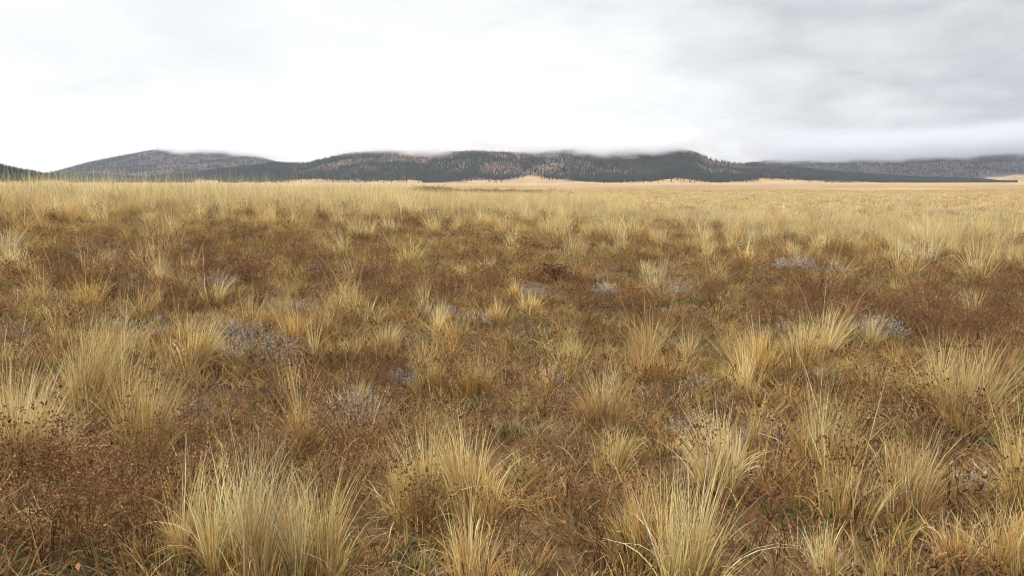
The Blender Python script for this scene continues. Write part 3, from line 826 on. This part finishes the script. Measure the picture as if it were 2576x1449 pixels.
WEEDS = [
 # px, foot py, height, lean, stems, depth, head radius, label
 (150, 1340, 200, .05, 7, 4, .0062, 'dark bushy weed full of round brown seed heads in the bottom corner'),
 (60, 1240, 200, .15, 4, 4, .0062, 'brown weed with seed heads showing against the edge tussock'),
 (300, 1260, 220, .1, 7, 4, .0055, 'reddish branching weed leaning away from the dark corner tangle'),
 (250, 1440, 190, .0, 9, 4, .0055, 'low dark weed at the very bottom of the dark tangle'),
 (440, 1330, 230, .12, 5, 4, .0055, 'dark forked weed between the dark tangle and the pale tussocks'),
 (110, 1430, 230, .05, 10, 4, .0055, 'dense dark brown weed filling the very corner of the picture'),
 (215, 1350, 200, -.05, 9, 4, .0055, 'dark maroon weed in the middle of the corner tangle'),
 (350, 1400, 190, .1, 9, 4, .005, 'dark brown weed at the inner side of the corner tangle'),
 (590, 1250, 150, .1, 6, 4, .005, 'rusty weed behind the tall pale tussocks'),
 (830, 1230, 250, .1, 3, 4, .0045, 'thin dark weed crossing in front of the upright tan tussock'),
 (890, 1180, 150, .15, 4, 4, .0045, 'small dark weed below the brightest silvery bush'),
 (1345, 1130, 150, .05, 5, 4, .005, 'dark open-branched weed on bare litter behind the central pair'),
 (1390, 1010, 120, -.05, 5, 4, .0045, 'purplish weed between the golden twins and the ragged tan tussock'),
 (1400, 1290, 200, .0, 6, 4, .0045, 'dark upright weed right beside the fan-shaped tussock'),
 (1470, 1330, 170, .1, 5, 4, .0045, 'blackish weed next to the low golden tussock'),
 (1625, 1300, 190, .12, 4, 4, .0048, 'forked weed with one thick dark stem near the bright pale tussock'),
 (1660, 1180, 170, -.08, 5, 4, .0045, 'brown weed standing behind the bright pale tussock'),
 (1930, 1240, 260, .28, 3, 4, .0045, 'long slanting dark weed stem beside the bright pale tussock'),
 (1905, 1380, 260, .2, 3, 4, .005, 'long dark weed leaning across the lower field'),
 (2060, 1010, 150, .3, 3, 4, .004, 'dark weed leaning across the tan-gold tussock'),
 (2160, 1130, 220, .1, 4, 4, .0045, 'tall thin weed against the tangled tan tussock'),
 (2180, 1330, 190, -.05, 5, 4, .005, 'greyish seedy weed beside the dotted upright tussock'),
 (2400, 1290, 240, .05, 6, 4, .0055, 'wide branching weed near the tall edge tussock'),
 (2490, 1380, 220, .1, 5, 4, .0058, 'brown weed with many round heads above the golden corner tussock'),
 (2330, 940, 130, .1, 4, 4, .004, 'dark weed by the charred stick'),
 (2500, 960, 140, .05, 5, 4, .0045, 'rusty weed in front of the broad straw tussock'),
 (960, 1420, 200, .1, 5, 4, .005, 'dark reddish weed between the bottom pale tussock and the central pair'),
 (1090, 1370, 130, .0, 3, 4, .0045, 'small red-headed weed at the foot of the central pair'),
 (1300, 1400, 140, .05, 6, 4, .0045, 'low brown weed in the gap beside the fan-shaped tussock'),
 (700, 1050, 140, .05, 6, 4, .0042, 'rusty bushy weed behind the upright tan tussock'),
 (500, 1080, 150, .1, 5, 4, .0042, 'red-brown weed beside the slim arching tussock'),
 (80, 960, 100, .05, 6, 4, .0042, 'low rusty weed at the edge behind the pale edge tussock'),
 (650, 780, 70, .05, 4, 3, .0045, 'dark stemmed weed among silvery plants beyond the leaning tussock'),
 (495, 790, 85, -.15, 3, 3, .0045, 'dark slanting weed just beyond the leaning straw tussock'),
 (975, 770, 90, .3, 4, 3, .0045, 'dark weed leaning over the grey plants in the middle'),
 (1480, 820, 75, .0, 6, 3, .0048, 'reddish weed in front of the bare soil'),
 (1640, 850, 70, .05, 7, 3, .0048, 'rusty weed in front of the tall narrow pale tussock'),
 (1800, 790, 80, .05, 8, 3, .0048, 'dense rusty weed in the open weedy slope'),
 (2050, 760, 85, .05, 8, 3, .0048, 'broad rusty weed below the far grey plant'),
 (1250, 1120, 120, .05, 6, 4, .0042, 'dull brown weed between the golden twins and the fan-shaped tussock'),
 (2240, 1250, 200, .1, 4, 4, .0045, 'thin brown weed just behind the dotted upright tussock'),
]
for (px, py, h, ln, ns, dp, hd, lab) in WEEDS:
    x, y, z, d = at(px, py, .01)
    Hh = h * d / FPX * 1.05
    t = empty('dead_weed', (x, y, z), lab, 'weed', 'dead branching weeds')
    st, hh, lv = weed_parts(hr, Hh, ns, .38, (ln, 0), max(.0024, d * .00052), dp, max(hd * .85, d * .0005), .035, .55)
    link('stems', one(st).mesh('stems'), M_WEED, t)
    link('seed_heads', one(hh).mesh('seed_heads'), M_WEED, t)['kind'] = 'stuff'
    link('leaves', one(lv).mesh('leaves'), M_LEAF, t)['kind'] = 'stuff'

SAGES = [
 # px, foot py, width, height, brightness, label
 (905, 1070, 170, 105, 1.12, 'brightest silvery bush with woolly leaves behind the lower tussocks'),
 (865, 1110, 90, 60, 1.0, 'silvery offshoot at the foot of the brightest bush'),
 (650, 905, 170, 90, 1.0, 'wide grey bush behind the upright tan tussock'),
 (700, 930, 90, 50, 1.05, 'pale clump at the foot of the wide grey bush'),
 (560, 725, 70, 40, .95, 'grey bush in the far weeds past the leaning tussock'),
 (740, 790, 110, 40, .9, 'low grey patch in the middle weeds'),
 (490, 1060, 110, 60, .85, 'greenish grey plant beside the slim arching tussock'),
 (600, 850, 120, 50, .95, 'grey low plant next to the leaning straw tussock'),
 (1105, 800, 110, 42, .92, 'grey patch between the vase-shaped tussock and the bare soil'),
 (1215, 815, 90, 46, 1.08, 'white-grey plant hugging the narrow tussock'),
 (1140, 835, 70, 32, 1.05, 'small whitish plant in front of the grey patch'),
 (1345, 850, 80, 30, .9, 'dull grey cushion below the bare soil'),
 (1690, 745, 85, 44, .88, 'grey bush beside the tall narrow pale tussock'),
 (1525, 745, 60, 38, .95, 'grey-white plant at the end of the bare soil'),
 (2005, 680, 110, 38, .95, 'far grey bush lying in front of the meadow'),
 (2090, 690, 80, 28, .85, 'dim grey plant next to the far grey bush'),
 (2195, 850, 120, 62, 1.0, 'blue-grey bush beside the yellow-green tussock'),
 (2085, 955, 80, 32, 1.08, 'little whitish plant in golden litter'),
 (1740, 1100, 130, 70, .9, 'mauve-grey plant behind the bright pale tussock'),
 (1920, 1130, 110, 70, .9, 'mauve-grey bush past the bright pale tussock'),
 (1755, 975, 90, 34, 1.0, 'pale grey cushion among low rusty weeds'),
 (2160, 1300, 110, 130, .72, 'tall brownish grey seedy plant in the gap of the lower field'),
 (2490, 1250, 130, 70, 1.0, 'silvery plant in front of the tall edge tussock'),
 (2090, 1450, 120, 70, 1.0, 'silver-green plant at the bottom of the picture'),
 (1110, 1440, 70, 40, .95, 'whitish leaves at the bottom under loose straw blades'),
 (2400, 950, 90, 36, .9, 'grey plant behind the charred stick'),
 (30, 850, 60, 40, .85, 'grey plant at the edge behind thin straw stalks'),
 (1010, 960, 60, 40, .8, 'dull grey plant beside the golden twins'),
]
for (px, py, w, h, br, lab) in SAGES:
    x, y, z, d = at(px, py, .01)
    k = d / FPX; rad = w * k * .46; hh = h * k * 1.1
    n = int(np.clip(16 + 900 * rad * rad * 3, 16, 150))
    t = empty('sage_plant', (x, y, z), lab, 'shrub', 'silvery grey plants')
    st, lv, bd_ = sage_parts(hr, n, rad, hh, max(.012, d * .0016), C_SAGE * br * hr.uniform(.85, 1.1))
    link('stems', one(st).mesh('stems'), M_WEED, t)
    link('leaves', one(lv, bd_).mesh('leaves'), M_SAGE, t)['kind'] = 'stuff'

GREENS = [
 (1310, 694, 62, 'green leafy plant growing beside the heap of dead roots'),
 (1500, 748, 60, 'green leafy patch under the little greyish tussock'),
 (1785, 880, 95, 'dark green leafy patch beside the tan-gold tussock'),
 (1345, 892, 100, 'thin green patch on the litter below the bare soil'),
 (1205, 1020, 95, 'green leaves at the foot of the golden twins'),
 (1290, 1100, 60, 'grey-green rosette in litter behind the central pair'),
 (215, 745, 65, 'dark green spot in the short grass far behind the big bending tussock'),
 (1050, 1425, 120, 'mossy green leaves at the bottom below the central pair'),
 (1990, 1310, 120, 'deep green leaves in the shaded gap of the lower field'),
]
for (px, py, w, lab) in GREENS:
    x, y, z, d = at(px, py, .0)
    rad = w * d / FPX * .5; n = int(np.clip(40 + 900 * rad, 40, 220))
    t = empty('leafy_plant', (x, y, z), lab, 'plant', 'green leafy plants')
    a = hr.uniform(0, 6.28, n); b = rad * np.sqrt(hr.uniform(0, 1, n)); lx, ly = b * np.cos(a), b * np.sin(a) * 1.5
    p = np.stack([lx, ly, gz(lx + x, ly + y) - z + hr.uniform(0, .04, n)], 1)[:max(12, int(n * .45))]
    link('leaves', one(leaves(hr, p, .038, np.array((.105, .105, .048)), .4)).mesh('leaves'), M_GREEN, t)['kind'] = 'stuff'
    st = np.stack([lx, ly, gz(lx + x, ly + y) - z], 1)
    V, F, C = grass_blades(hr, n, rad, .04, .12, .9, .8, .0035, 'green', segs=3, start=st)
    V[:, 2] += np.repeat(st[:, 2], 8)
    link('blades', one((V, F, C)).mesh('blades'), M_GREEN, t)

# bare soil
def bare_ground():
    n, m = 60, 26
    an = np.linspace(0, 2 * np.pi, n, endpoint=False); tt = np.linspace(0, 1, m)
    edge = 1 + .5 * (fbm(np.cos(an) * 1.6 + 5, np.sin(an) * 1.6, 19, 3) - .5) * 2
    X = bx + .62 * np.cos(an)[:, None] * tt[None] * edge[:, None]; Y = by + 1.2 * np.sin(an)[:, None] * tt[None] * edge[:, None]
    lump = .014 * (fbm(X * 7, Y * 7, 27, 4) - .2)
    Z = gz(X, Y) + .012 + lump - .05 * tt[None] ** 3
    V = np.stack([X, Y, Z], -1).reshape(-1, 3)
    idx = np.arange(n * m).reshape(n, m); i2 = np.roll(idx, -1, 0)
    F = np.stack([idx[:, :-1], idx[:, 1:], i2[:, 1:], i2[:, :-1]], -1).reshape(-1, 4)
    c = sstep(.35, .65, fbm(V[:, 0] * 4, V[:, 1] * 4, 6, 4))[:, None]
    C = np.array((.070, .046, .030)) * (1 - c) + np.array((.145, .102, .073)) * c
    o = link('bare_ground', build_mesh('bare_ground', V, [F], C, True), M_SOIL)
    tag(o, 'bare patch of grey brown soil in the clearing of the middle field', 'soil', kind='structure')
bare_ground()

# heap of dead roots and stems beside the bare soil
x, y, z, d = at(1392, 706)
t = empty('root_heap', (x, y, z), 'dark brown heap of matted dead roots and stems on the bare soil', 'root heap', None)
segs = []
for k in range(340):
    a = hr.uniform(0, 6.28); b = .34 * hr.uniform(0, 1)
    p = np.array([b * math.cos(a), b * math.sin(a), hr.uniform(0, .26) * (1 - b / .4)])
    v = hr.normal(0, 1, 3); v[2] = abs(v[2]) * .5; v /= np.linalg.norm(v)
    L = hr.uniform(.08, .22)
    for s in range(3):
        q = p + v * L / 3; segs.append((p, q, .0035 - .0007 * s, .0028 - .0007 * s)); p = q
        v = v + hr.normal(0, .25, 3) + np.array([0, 0, -.25]); v /= np.linalg.norm(v)
link('roots', one(tubes(segs, np.array((.115, .050, .028)) * np.exp(hr.normal(0, .4, len(segs)))[:, None])).mesh('roots'), M_WEED, t)
p = np.stack([hr.normal(0, .2, 260), hr.normal(0, .2, 260), np.abs(hr.normal(.03, .07, 260))], 1)
link('leaves', one(leaves(hr, p, .05, np.array((.20, .075, .036)), .4)).mesh('leaves'), M_LEAF, t)

# rusty leaves lying along the bare soil
x, y, z, d = at(1262, 706)
n = 240; lx, ly = hr.normal(0, .16, n), hr.normal(0, .35, n)
p = np.stack([lx, ly, gz(lx + x, ly + y) - z + hr.uniform(.0, .05, n)], 1)
o = link('leaf_litter', one(leaves(hr, p, .05, np.array((.26, .085, .045)), .4, True)).mesh('leaf_litter'), M_LEAF, None, (x, y, z))
tag(o, 'reddish fallen leaves gathered along the edge of the bare soil', 'leaves', kind='stuff')

# charred stick
x, y, z, d = at(2418, 893)
pts = [np.array(v) * d / FPX for v in ((-62, 0, 6), (-35, 6, 16), (-5, 2, 12), (22, -4, 20), (45, 2, 12), (62, 8, 3))]
segs = [(pts[i], pts[i + 1], r0, r1) for i, (r0, r1) in enumerate(((.010, .014), (.014, .016), (.016, .018), (.018, .016), (.016, .008)))]
segs += [(pts[3], pts[3] + np.array((.06, .02, .09)), .010, .004), (pts[1], pts[1] + np.array((-.08, -.05, .07)), .009, .003), (pts[2], pts[2] + np.array((.03, -.10, -.03)), .010, .005)]
o = link('charred_stick', one(tubes(segs, np.tile(np.array((.028, .022, .020)), (len(segs), 1)))).mesh('charred_stick'), M_WOOD, None, (x, y, z + .015))
tag(o, 'crooked charred stick lying among rusty weeds and straw blades', 'stick')

# tall dock stalks on the middle horizon
DOCKS = [(1063, 497, 44), (1072, 496, 26), (1080, 497, 30), (1088, 496, 24), (1094, 497, 32), (1100, 496, 28), (1106, 497, 36), (1112, 496, 24), (1069, 499, 22), (1098, 499, 24), (1436, 497, 16), (1428, 499, 14), (1441, 497, 13)]
for px, py, h in DOCKS:
    x, y, z, d = at(px, py, .02)
    Hh = h * d / FPX
    lab = {1063: 'tallest dark stalk at the edge of the stand on the middle horizon', }.get(
        px, 'short brown stalk at the far end of the brown weed band' if px > 1400 else 'tall brown dead stalk in the stand on the middle horizon')
    t = empty('dock_stalk', (x, y, z), lab, 'dead stalk', 'dark stalks on the middle horizon')
    segs = []; pts = []
    for b in range(13 if px not in (1063,) else 1):
        p = np.array([hr.normal(0, .2), hr.normal(0, .2), 0.]); v = np.array([hr.normal(.06, .16), hr.normal(0, .1), 1.]); L = Hh * (hr.uniform(.35, .95) if b else 1)
        for s in range(5):
            q = p + v * L / 5; segs.append((p, q, .008 - .0011 * s, .007 - .0011 * s))
            if s > 1: pts += [p + (q - p) * u + hr.normal(0, .022, 3) for u in hr.uniform(0, 1, 22)]
            p = q; v = v + hr.normal(0, .03, 3)
    link('stem', one(tubes(segs, np.tile(np.array((.16, .090, .050)), (len(segs), 1)))).mesh('stem'), M_WEED, t)
    link('seed_heads', one(buds(hr, pts, .020, np.array((.17, .085, .045)), .3)).mesh('seed_heads'), M_WEED, t)['kind'] = 'stuff'

def outward(me):
    bm = bmesh.new(); bm.from_mesh(me); bmesh.ops.recalc_face_normals(bm, faces=bm.faces[:]); bm.to_mesh(me); bm.free()

# ------------------------------------------------------------------ cloud resting on the hill tops
def mist(name, label, px0, px1, dist, low, thick, deep, dens, seed, fade, tone, wob):
    """low: [(px, py)] line of the cloud base as it lies on the hill"""
    n, m = 90, 14
    px = np.linspace(px0, px1, n); lx = np.array([q[0] for q in low], float); ly = np.array([q[1] for q in low], float)
    py = np.interp(px, lx, ly)
    ring = []
    u = np.linspace(0, 1, 8)
    prof = [(t, 0) for t in u] + [(1, .5)] + [(t, 1) for t in u[::-1]] + [(0, .5)]
    V = np.zeros((n, len(prof), 3))
    for i in range(n):
        a, b, c = ray(px[i], py[i]); hl = math.hypot(a, b); ux, uy = a / hl, b / hl
        D = np.interp(px[i], *dist); zb = CAM_Z + D * c / hl - 22
        e = min(1, min(i, n - 1 - i) / 7.0) ** .5
        for k, (t, v) in enumerate(prof):
            dd = D + deep * (t - .35)
            zz = zb + thick * e * v + (0 if v else 5 * (vnoise(px[i] * .05, t * 6, seed) - .5) * 2) + (1 - e) * thick * .1 * (1 if v == 0 else 1)
            V[i, k] = (ux * dd, uy * dd, zz)
    P = V.reshape(-1, 3); K = len(prof)
    idx = np.arange(n * K).reshape(n, K); j2 = np.roll(idx, -1, 1)
    F = np.stack([idx[:-1], idx[1:], j2[1:], j2[:-1]], -1).reshape(-1, 4)
    acc = Acc().add(P, [F], np.ones(3))
    for row, flip in ((idx[0], False), (idx[-1], True)):
        tri = np.array([[row[0], row[k], row[k + 1]] for k in range(1, K - 1)])
        acc.F.append(tri if flip else tri[:, ::-1])
    me = acc.mesh(name)
    outward(me)
    m_, nt, N, L = nodes_of(name + '_vapour')
    out = N.new('ShaderNodeOutputMaterial'); pv = N.new('ShaderNodeVolumePrincipled')
    pv.inputs['Color'].default_value = (*tone, 1); pv.inputs['Anisotropy'].default_value = .75
    geo = N.new('ShaderNodeNewGeometry')
    sx = N.new('ShaderNodeSeparateXYZ'); L.new(geo.outputs['Position'], sx.inputs[0])
    def MR(v, a, b, c, d):
        n = N.new('ShaderNodeMapRange'); n.interpolation_type = 'SMOOTHSTEP'; L.new(v, n.inputs[0])
        for i, q in enumerate((a, b, c, d)): n.inputs[i + 1].default_value = q
        return n.outputs[0]
    def M(op, a, b):
        n = N.new('ShaderNodeMath'); n.operation = op
        for i, v in enumerate((a, b)):
            if isinstance(v, (int, float)): n.inputs[i].default_value = v
            else: L.new(v, n.inputs[i])
        return n.outputs[0]
    mp = N.new('ShaderNodeMapping'); mp.inputs['Scale'].default_value = (.0085, .0085, .015)
    ns = N.new('ShaderNodeTexNoise'); ns.inputs['Scale'].default_value = 1; ns.inputs['Detail'].default_value = 6
    L.new(geo.outputs['Position'], mp.inputs['Vector']); L.new(mp.outputs[0], ns.inputs['Vector'])
    base_z = V[:, 0, 2] + 22
    azr = M('DIVIDE', sx.outputs['X'], sx.outputs['Y'])
    a0, a1 = (px0 - 1288) / FPX, (px1 - 1288) / FPX
    zlo, zhi = float(base_z.min()) - 1, float(base_z.max()) + 1
    tt = N.new('ShaderNodeMapRange'); L.new(azr, tt.inputs[0]); tt.inputs[1].default_value = a0; tt.inputs[2].default_value = a1
    fc = N.new('ShaderNodeFloatCurve'); L.new(tt.outputs[0], fc.inputs['Value'])
    cu = fc.mapping.curves[0]
    sel = np.linspace(0, n - 1, 16).astype(int)
    val = lambda i: float((base_z[i] - zlo) / (zhi - zlo))
    cu.points[0].location = (0, val(0)); cu.points[1].location = (1, val(n - 1))
    for i in sel[1:-1]: cu.points.new(i / (n - 1), val(i))
    fc.mapping.update()
    bz = M('ADD', M('MULTIPLY', fc.outputs[0], zhi - zlo), zlo)
    zz = M('ADD', M('SUBTRACT', sx.outputs['Z'], bz), M('MULTIPLY', M('SUBTRACT', ns.outputs['Fac'], .5), wob))
    f = M('MULTIPLY', MR(zz, -16, 40, 0, 1), MR(zz, thick * .3, thick * .85, 1, 0))
    f = M('MULTIPLY', f, MR(ns.outputs['Fac'], .33, .55, .35, 1))
    f = M('MULTIPLY', f, M('MULTIPLY', MR(azr, a0 + .005, a0 + fade[0], 0, 1), MR(azr, a1 - fade[1], a1 - .005, 1, 0)))
    L.new(M('MULTIPLY', f, dens), pv.inputs['Density']); L.new(pv.outputs[0], out.inputs['Volume'])
    me.materials.append(m_)
    o = link(name, me, None)
    return tag(o, label, 'mist', kind='stuff')

mist('mist', 'low cloud cutting off the summit of the distant rounded mountain', 350, 800, flat(5100), [(350, 362), (380, 370), (410, 380), (470, 387), (560, 390), (620, 393), (690, 400), (800, 404)], 130, 1500, .022, 3, (.05, .09), (.99, .99, .995), 115)
mist('mist', 'low cloud dragging over the crest of the long middle ridge', 790, 1830, ([800, 1800], [3250, 3000]), [(790, 392), (830, 389), (900, 385), (1000, 382), (1100, 386), (1170, 377), (1240, 373), (1290, 379), (1340, 386), (1450, 389), (1560, 395), (1640, 393), (1700, 388), (1760, 382), (1830, 378)], 110, 900, .022, 5, (.14, .08), (.99, .99, .995), 115)
mist('mist', 'thick grey cloud lying along the far purple ridge', 1820, 3050, flat(4500), [(1820, 392), (1900, 401), (1960, 405), (2030, 408), (2150, 406), (2250, 402), (2350, 397), (2480, 390), (2576, 386), (2800, 382), (3050, 384)], 170, 1600, .022, 8, (.13, .10), (.91, .92, .94), 85)

# haze of the valley
def haze():
    x0, x1, y0, y1, z0, z1 = -7500, 7500, -3000, 9000, -3.5, 420
    V = np.array([(x, y, z) for x in (x0, x1) for y in (y0, y1) for z in (z0, z1)], float)
    F = np.array([[0, 1, 3, 2], [4, 6, 7, 5], [0, 4, 5, 1], [2, 3, 7, 6], [0, 2, 6, 4], [1, 5, 7, 3]])
    me = build_mesh('haze', V, [F])
    outward(me)
    m, nt, N, L = nodes_of('haze_air')
    out = N.new('ShaderNodeOutputMaterial'); pv = N.new('ShaderNodeVolumePrincipled')
    pv.inputs['Color'].default_value = (.76, .85, 1.0, 1); pv.inputs['Density'].default_value = 4.2e-5; pv.inputs['Anisotropy'].default_value = .1
    L.new(pv.outputs[0], out.inputs['Volume'])
    me.materials.append(m)
    o = link('haze', me, None)
    tag(o, 'thin pale moist air over the whole valley', 'haze', kind='stuff')
haze()

# ------------------------------------------------------------------ sky, sun, camera
def world():
    w = bpy.data.worlds.new('World'); sc.world = w; w.use_nodes = True
    nt = w.node_tree; N, L = nt.nodes, nt.links; N.clear()
    out = N.new('ShaderNodeOutputWorld'); bg = N.new('ShaderNodeBackground'); bg.inputs['Strength'].default_value = .1
    sky = N.new('ShaderNodeTexSky'); sky.sky_type = 'NISHITA'; sky.sun_disc = False
    sky.sun_elevation = R(50); sky.sun_rotation = R(-40)
    tc = N.new('ShaderNodeTexCoord'); sp = N.new('ShaderNodeSeparateXYZ'); L.new(tc.outputs['Generated'], sp.inputs[0])
    def M(op, a, b=None, c=None):
        n = N.new('ShaderNodeMath'); n.operation = op
        for i, v in enumerate((a, b, c)):
            if v is None: continue
            if isinstance(v, (int, float)): n.inputs[i].default_value = v
            else: L.new(v, n.inputs[i])
        return n.outputs[0]
    def MR(v, a, b, c, d, smooth=True):
        n = N.new('ShaderNodeMapRange'); n.interpolation_type = 'SMOOTHSTEP' if smooth else 'LINEAR'
        L.new(v, n.inputs[0])
        for i, q in enumerate((a, b, c, d)): n.inputs[i + 1].default_value = q
        return n.outputs[0]
    zc = M('ADD', M('MAXIMUM', sp.outputs['Z'], 0.0), .22)
    cx = M('DIVIDE', sp.outputs['X'], zc); cy = M('DIVIDE', sp.outputs['Y'], zc)
    cv = N.new('ShaderNodeCombineXYZ'); L.new(cx, cv.inputs[0]); L.new(cy, cv.inputs[1])
    def noise(scale, detail, rough, off, dist=0.0):
        mp = N.new('ShaderNodeMapping'); mp.inputs['Location'].default_value = off
        L.new(cv.outputs[0], mp.inputs['Vector'])
        n = N.new('ShaderNodeTexNoise'); n.inputs['Scale'].default_value = scale; n.inputs['Detail'].default_value = detail
        n.inputs['Roughness'].default_value = rough; n.inputs['Distortion'].default_value = dist
        L.new(mp.outputs[0], n.inputs['Vector']); return n.outputs['Fac']
    big = noise(.75, 4, .5, (3.1, 1.7, 0), .4); fine = noise(3.0, 7, .58, (7.7, 2.2, 0), .3)
    # heavier cloud towards the east (+X) and overhead, brightest towards the north-west
    east = MR(sp.outputs['X'], -.14, .50, 0, 1)
    band = MR(sp.outputs['Z'], -.02, .32, 0, .18)
    t = M('ADD', M('ADD', M('MULTIPLY', east, .70), band), .06)
    t = M('ADD', t, M('MULTIPLY', M('SUBTRACT', big, .5), 1.1))
    t = M('ADD', t, M('MULTIPLY', M('SUBTRACT', fine, .5), MR(sp.outputs['X'], -.35, .35, .5, 1.05)))
    ramp = N.new('ShaderNodeValToRGB'); L.new(MR(t, -.1, 1.15, 0, 1, False), ramp.inputs[0])
    e = ramp.color_ramp.elements
    e[0].position = 0.0; e[0].color = (1.0, 1.0, 1.0, 1); e[1].position = 1.0; e[1].color = (.44, .445, .47, 1)
    for pos, c in ((.30, (.90, .905, .90)), (.55, (.72, .727, .74)), (.8, (.54, .545, .575))):
        q = e.new(pos); q.color = (*c, 1)
    gain = N.new('ShaderNodeVectorMath'); gain.operation = 'SCALE'; L.new(M('MULTIPLY', MR(sp.outputs['Z'], .20, .75, 1, 3.0), 8.3), gain.inputs['Scale'])
    L.new(ramp.outputs[0], gain.inputs[0])
    mx = N.new('ShaderNodeMix'); mx.data_type = 'RGBA'; mx.inputs[0].default_value = .94
    L.new(sky.outputs[0], mx.inputs[6]); L.new(gain.outputs[0], mx.inputs[7])
    L.new(mx.outputs[2], bg.inputs['Color']); L.new(bg.outputs[0], out.inputs[0])
world()

sun = bpy.data.lights.new('sun', 'SUN'); sun.energy = 1.1; sun.angle = R(25); sun.color = (1, .97, .92)
so = bpy.data.objects.new('sun', sun); COL.objects.link(so); so.rotation_euler = (R(52), 0, R(-40) + math.pi + math.pi)
from mathutils import Vector
dirv = Vector((math.sin(R(-40)) * math.cos(R(50)), math.cos(R(-40)) * math.cos(R(50)), math.sin(R(50))))
so.rotation_euler = dirv.to_track_quat('Z', 'Y').to_euler()

cam = bpy.data.cameras.new('camera'); cam.sensor_width = 36; cam.lens = 36 * FPX / 2576
cam.clip_start = .05; cam.clip_end = 40000
co = bpy.data.objects.new('camera', cam); COL.objects.link(co)
co.location = (0, 0, CAM_Z); co.rotation_euler = (math.pi / 2 - PITCH, 0, 0)
sc.camera = co

sc.view_settings.view_transform = 'Standard'; sc.view_settings.look = 'None'
sc.view_settings.exposure = .40; sc.view_settings.gamma = 1
sc.render.engine = 'CYCLES'
sc.cycles.volume_bounces = 10; sc.cycles.max_bounces = 12; sc.cycles.diffuse_bounces = 3
sc.cycles.transmission_bounces = 3; sc.cycles.volume_max_steps = 128; sc.cycles.volume_step_rate = .7
sc.cycles.sample_clamp_indirect = 6; sc.cycles.filter_width = 1.0
sc.cycles.use_denoising = True; sc.cycles.denoiser = 'OPENIMAGEDENOISE'; sc.cycles.denoising_prefilter = 'ACCURATE'
